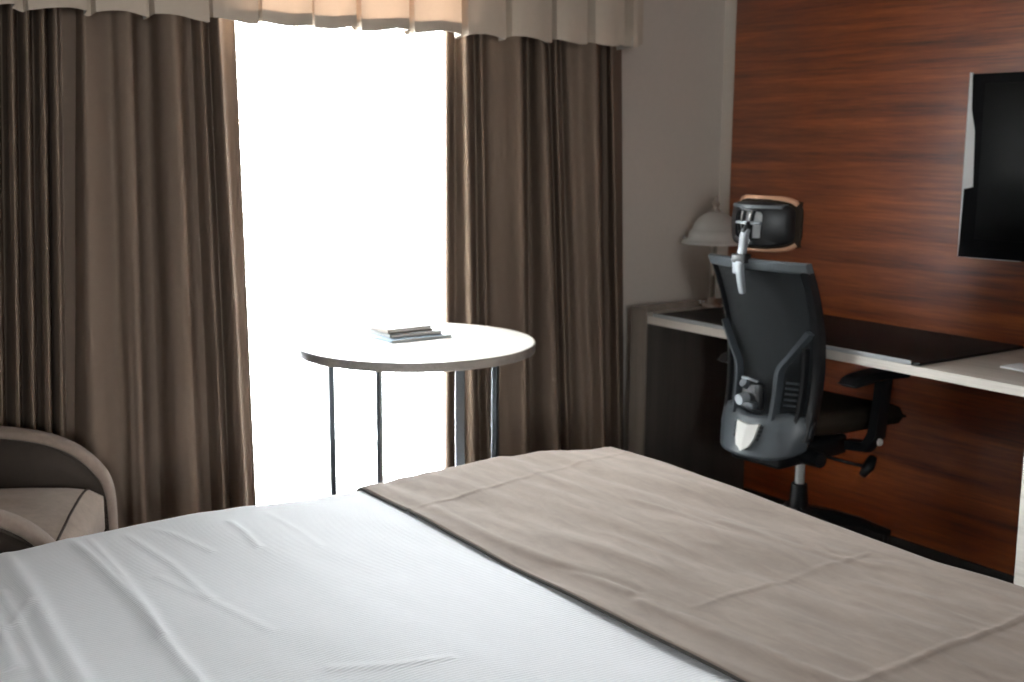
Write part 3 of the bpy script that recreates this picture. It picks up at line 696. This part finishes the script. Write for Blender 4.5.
for s in (-1, 1):
    on_back('side_rail', [(s*0.94, 1.04), (s*0.94, 0.9), (s*0.94, 0.8), (s*0.94, 0.65), (s*0.94, 0.50)], 0.0105, -0.014, 0.014, 'black_plastic', oc)
    on_back('strut', [(s*0.90, 0.835), (s*0.62, 0.760), (s*0.445, 0.712), (s*0.425, 0.64), (s*0.425, 0.56)], 0.0085, -0.036, -0.008, 'grey_plastic', oc)
    on_back('side_strut', [(s*0.80, 0.785), (s*0.79, 0.70), (s*0.79, 0.55)], 0.006, -0.022, -0.004, 'black_plastic', oc)
bm = bmesh.new()
def lower(u, v, s):
    t = -1.0+2.0*u
    zb = 0.438 + 0.035*abs(t)**5; zt = 0.575 - 0.012*math.cos(t*PI*1.4) - 0.02*abs(t)**3
    z = zb + (zt-zb)*v
    return back(t*(1-0.02*(1-v)**3*abs(t)), z, (-0.034 if s == 0 else 0.004) + (0.018*(1-v)**2 + 0.012*v**4 + 0.02*abs(t)**6)*(1-s))
slab(bm, lower, 32, 12); lb = obj('lumbar_shell', bm, 'grey_plastic', oc, True)
lb['label'] = 'charcoal plastic shell at the foot of the back'
sh_poly = [(-0.20, 0.548), (0.0, 0.5405), (0.20, 0.548), (0.165, 0.500), (0.12, 0.478), (0.0, 0.463), (-0.12, 0.478), (-0.165, 0.500)]
def decal(name, poly, o0, o1, m, par):
    b = bmesh.new(); A = [b.verts.new(back(t, z, o0)) for t, z in poly]; B = [b.verts.new(back(t, z, o1)) for t, z in poly]
    b.faces.new(A); b.faces.new(B); n = len(poly)
    for k in range(n): b.faces.new((A[k], A[(k+1) % n], B[(k+1) % n], B[k]))
    return obj(name, b, m, par)
em = decal('shield_emblem', [(t*1.2+0.03, z-0.004) for t, z in sh_poly], -0.0395, -0.030, 'white_badge', lb)
for s in (-1, 1):
    for k in range(4):
        z = 0.538-0.012*k
        decal('emblem_bar', [(0.03+s*(0.25-k*.008), z), (0.03+s*(0.30-k*.010), z), (0.03+s*(0.30-k*.010), z-0.007), (0.03+s*(0.25-k*.008), z-0.007)], -0.0375, -0.030, 'black_plastic', lb)
# tension mechanism seen between the struts
b = bmesh.new(); box(b, -0.022, 0.003, -0.050, 0.030, 0.585, 0.670, 0.012, 3); mech = obj('tension_unit', b, 'black_plastic', oc, 'angle')
b = bmesh.new(); cyl(b, (-0.015, 0.008, 0.618), (-0.050, 0.012, 0.615), 0.019, 0.017, 20); obj('tension_knob', b, 'silver', mech, 'angle')
b = bmesh.new(); cyl(b, (-0.010, 0.010, 0.655), (-0.032, 0.012, 0.668), 0.016, 0.014, 16); obj('adjuster_cap', b, 'grey_plastic', mech, 'angle')
b = bmesh.new(); tube(b, [(-0.036, 0.012, 0.684), (-0.040, -0.016, 0.684), (-0.036, -0.048, 0.678)], 0.0045, 8); obj('adjuster_bar', b, 'silver', mech, True)
b = bmesh.new(); box(b, -0.046, -0.018, -0.040, 0.006, 0.592, 0.612, 0.006, 2); obj('adjuster_tab', b, 'grey_plastic', mech, 'angle')
for k in range(5):
    b = bmesh.new(); z = 0.672-0.017*k; tube(b, [back(0.50+0.05*j, z, -0.004) for j in range(5)], 0.0035, 6); obj('lumbar_rib', b, 'grey_plastic', br, True)

# headrest
HZ0, HZ1 = 1.078, 1.226
def head(t, z, off=0.0):
    return Vector((-0.052 + 0.07*t*t + off + 0.02*((z-1.15)/0.08)**2, -t*0.116, z))
bm = bmesh.new()
def cush(u, v, s):
    a, b_ = u*2-1, v*2-1; e = ((1-abs(a)**8)*(1-abs(b_)**8))**0.4
    zc = (HZ0+HZ1)/2; z = zc + b_*(HZ1-HZ0)/2*(1-0.10*abs(a)**5)
    return head(a, z, 0.012 + (0.004 if s == 0 else 0.012 + 0.035*e))
slab(bm, cush, 26, 16); hc = obj('headrest_cushion', bm, 'seat_fabric', oc, True)
bm = bmesh.new(); slab(bm, lambda u, v, s: head(-0.52+0.96*u, 1.098+0.105*v, 0.006+0.004*s), 14, 4); obj('back_mesh', bm, 'grey_fabric', hc, True)
bm = bmesh.new()
loop = []
for k in range(72):
    a = 2*PI*k/72; c_, s_ = math.cos(a), math.sin(a)
    t = math.copysign(abs(c_)**0.35, c_); bb = math.copysign(abs(s_)**0.45, s_)
    loop.append(head(t*1.0, (HZ0+HZ1)/2 + bb*(HZ1-HZ0)/2*(1-0.10*abs(t)**5), 0.026))
n0 = [k for k in range(72) if abs(loop[k].y) < 0.116*0.93]
for up_ in (True, False):
    seg = sorted([loop[k] for k in n0 if (loop[k].z > 1.152) == up_], key=lambda p: p.y)
    bm2 = bmesh.new(); tube(bm2, seg, 0.0105, 8)
    e_ = obj('headrest_edge', bm2, 'tan', oc, True); e_['label'] = 'tan leather edging of the headrest'
tube(bm, loop, 0.0085, 8, closed=True); obj('headrest_rim', bm, 'seat_fabric', oc, True)
hf = None
def hbar(name, t0, z0, t1, z1, w, mat, par, o0=-0.010, o1=0.012, n=10, zc=0.0):
    bm = bmesh.new(); rings = []
    for k in range(n+1):
        f = k/n; t = t0+(t1-t0)*f; z = z0+(z1-z0)*f
        dt, dz = (t1-t0)*0.116, z1-z0; l = math.hypot(dt, dz); nt, nz = -dz/l*w/0.116, dt/l*w
        rings.append([bm.verts.new(head(t+s*nt, z+s*nz, o)) for s, o in ((-1, o0*.4+o1*.6), (-.6, o0), (.6, o0), (1, o0*.4+o1*.6), (1, o1), (-1, o1))])
    for r0, r1 in zip(rings, rings[1:]):
        for k in range(6): bm.faces.new((r0[k], r0[(k+1) % 6], r1[(k+1) % 6], r1[k]))
    bm.faces.new(rings[0]); bm.faces.new(rings[-1]); return obj(name, bm, mat, par, 'angle')
bm = bmesh.new(); NR = 72; R4 = []
def ring_pt(k, tc_, th_, zc_, zh_, p):
    a = 2*PI*k/NR; c_, s_ = math.cos(a), math.sin(a)
    return tc_ + math.copysign(abs(c_)**p, c_)*th_, zc_ + math.copysign(abs(s_)**p, s_)*zh_
for th_, zh_, tc_, p, off in ((0.45, 0.040, -0.03, 0.3, 0.006), (0.45, 0.040, -0.03, 0.3, -0.008), (0.88, 0.060, 0, 0.45, -0.012), (0.97, 0.066, 0, 0.45, -0.002), (0.97, 0.066, 0, 0.45, 0.012)):
    R4.append([bm.verts.new(head(*ring_pt(k, tc_, th_, 1.151, zh_, p), off)) for k in range(NR)])
for r0, r1 in zip(R4, R4[1:]+R4[:1]):
    for k in range(NR): bm.faces.new((r0[k], r0[(k+1) % NR], r1[(k+1) % NR], r1[k]))
hf = obj('headrest_frame', bm, 'black_plastic', oc, 'angle')
hbar('top_highlight_bar', -0.80, 1.205, 0.80, 1.205, 0.007, 'lit_rail_plastic', hf, o0=-0.016, n=20)  # highlight along the headrest top, put into a grey bar
for t0, t1 in ((-0.44, -0.36), (-0.16, -0.24), (0.13, 0.02), (0.46, 0.36)): hbar('rib', t1, 1.10, t0, 1.20, 0.0045, 'black_plastic', hf, o0=-0.004)
hbar('cross_bar', -0.40, 1.156, 0.40, 1.156, 0.0055, 'silver', hf, o0=-0.014)
# headrest post
b = bmesh.new(); tube(b, [(-0.066, -0.006, 1.138), (-0.074, -0.006, 1.118), (-0.080, -0.006, 1.075), (-0.090, -0.006, 1.03), (-0.082, -0.006, 0.985), (-0.072, -0.006, 0.948)], [1.0, 1.1, 1.1, 1.1, 1.0, .85], sect=[(-.011, -.006), (-.008, -.008), (.008, -.008), (.011, -.006), (.011, .006), (-.011, .006)], up=Vector((1, 0, 0)))
po = obj('headrest_post', b, 'silver', oc, 'angle')
b = bmesh.new(); box(b, -0.088, -0.058, 0.008, 0.024, 1.005, 1.052, 0.004, 2); obj('height_latch', b, 'silver', po, 'angle')
b = bmesh.new(); box(b, -0.096, -0.064, -0.030, 0.024, 1.038, 1.066, 0.006, 2); obj('post_clamp', b, 'black_plastic', po, 'angle')
b = bmesh.new(); tube(b, [(-0.062, -0.012, 1.158), (-0.070, -0.010, 1.145), (-0.076, -0.004, 1.128)], [.007, .009, .007], 8); obj('pivot_arm', b, 'black_plastic', po, True)

# seat, arms, base
bm = bmesh.new()
def sf(u, v, s):
    a, b_ = u*2-1, v*2-1; e = ((1-abs(a)**12)*(1-abs(b_)**10))
    x = 0.315 + 0.225*a; y = 0.2*b_*(1-0.06*max(0, a)**2 - 0.16*max(0, -a)**3)
    zz = 0.532 - 0.008*a - 0.012*max(0, (a-0.6)/0.4)**2
    return (x, y, zz + (0.035*e**0.4 + 0.008*(abs(b_)**3) if s else -0.035*e**0.4))
slab(bm, sf, 24, 24); se = obj('seat', bm, 'seat_fabric', oc, True); se['label'] = 'dark brown upholstered seat'
for s in (-1, 1):
    yc = s*0.240
    b = bmesh.new()
    def pf(u, v, sd):
        a, b_ = u*2-1, v*2-1; e = (1-abs(a)**14)*(1-abs(b_)**6)
        return (0.285+0.150*a, yc + 0.043*b_*(1-0.25*abs(a)**3), 0.692 - 0.012*a*a + (0.016*e**0.4 if sd else -0.013*e**0.4))
    slab(b, pf, 18, 10); ar = obj('armrest', b, 'black_plastic', oc, True)
    b = bmesh.new(); tube(b, [(0.33, yc, 0.684), (0.32, yc, 0.60), (0.305, yc, 0.50), (0.295, yc-s*0.02, 0.462), (0.295, yc-s*0.09, 0.455)], [1, 1, 1.1, 1.1, 1], sect=[(-.014, -.026), (.014, -.026), (.018, 0), (.014, .026), (-.014, .026), (-.018, 0)], up=Vector((1, 0, 0)))
    obj('arm_post', b, 'black_plastic', ar, 'angle')
    b = bmesh.new(); cyl(b, (0.298, yc+s*0.016, 0.482), (0.298, yc+s*0.024, 0.482), 0.012, 0.010, 14); obj('bolt_cap', b, 'white_badge', ar, 'angle')
b = bmesh.new(); box(b, 0.02, 0.36, -0.10, 0.10, 0.402, 0.468, 0.015, 3); mc = obj('tilt_mechanism', b, 'black_plastic', oc, 'angle')
b = bmesh.new(); box(b, -0.02, 0.05, -0.05, 0.05, 0.425, 0.50, 0.012, 3); obj('back_bracket', b, 'black_plastic', mc, 'angle')
b = bmesh.new(); cyl(b, (0.14, -0.10, 0.432), (0.13, -0.17, 0.432), 0.028, 0.024, 18); obj('tilt_knob', b, 'black_plastic', mc, 'angle')
b = bmesh.new(); tube(b, [(0.22, -0.10, 0.420), (0.27, -0.17, 0.402), (0.325, -0.20, 0.386)], 0.0055, 8); lv = obj('lever', b, 'black_plastic', mc, True)
b = bmesh.new(); tube(b, [(0.300, -0.20, 0.362), (0.325, -0.205, 0.386), (0.352, -0.20, 0.412)], [.012, .019, .014], 12); obj('lever_paddle', b, 'black_plastic', lv, True)
b = bmesh.new(); cyl(b, (0.25, 0, 0.25), (0.25, 0, 0.404), 0.0155, None, 20); obj('gas_column', b, 'column_metal', oc, 'angle')
b = bmesh.new(); lathe(b, [(0.032, 0.14), (0.034, 0.20), (0.030, 0.25), (0.026, 0.298), (0.02, 0.30)], 20, 0.25, 0, 0); obj('column_sleeve', b, 'black_plastic', oc, 'angle')
for k in range(5):
    a = math.radians(-27 + 72*k); c_, s_ = math.cos(a), math.sin(a)
    P = [(0.25+r*c_, r*s_, z) for r, z in ((0.02, 0.205), (0.12, 0.185), (0.22, 0.155), (0.325, 0.112))]
    b = bmesh.new(); tube(b, P, [1.15, 1.0, .85, .65], sect=[(-.026, -.016), (.026, -.016), (.026, .006), (.014, .018), (-.014, .018), (-.026, .006)])
    lg = obj('base_leg', b, 'black_plastic', oc, 'angle')
    ex, ey = 0.25+0.318*c_, 0.318*s_
    b = bmesh.new()
    for s in (-1, 1):
        cyl(b, (ex - s_*s*0.006, ey + c_*s*0.006, 0.0285), (ex - s_*s*0.024, ey + c_*s*0.024, 0.0285), 0.028, 0.027, 20)
    cyl(b, (ex, ey, 0.03), (ex, ey, 0.108), 0.008, None, 10)
    obj('caster', b, 'black_plastic', lg, 'angle')
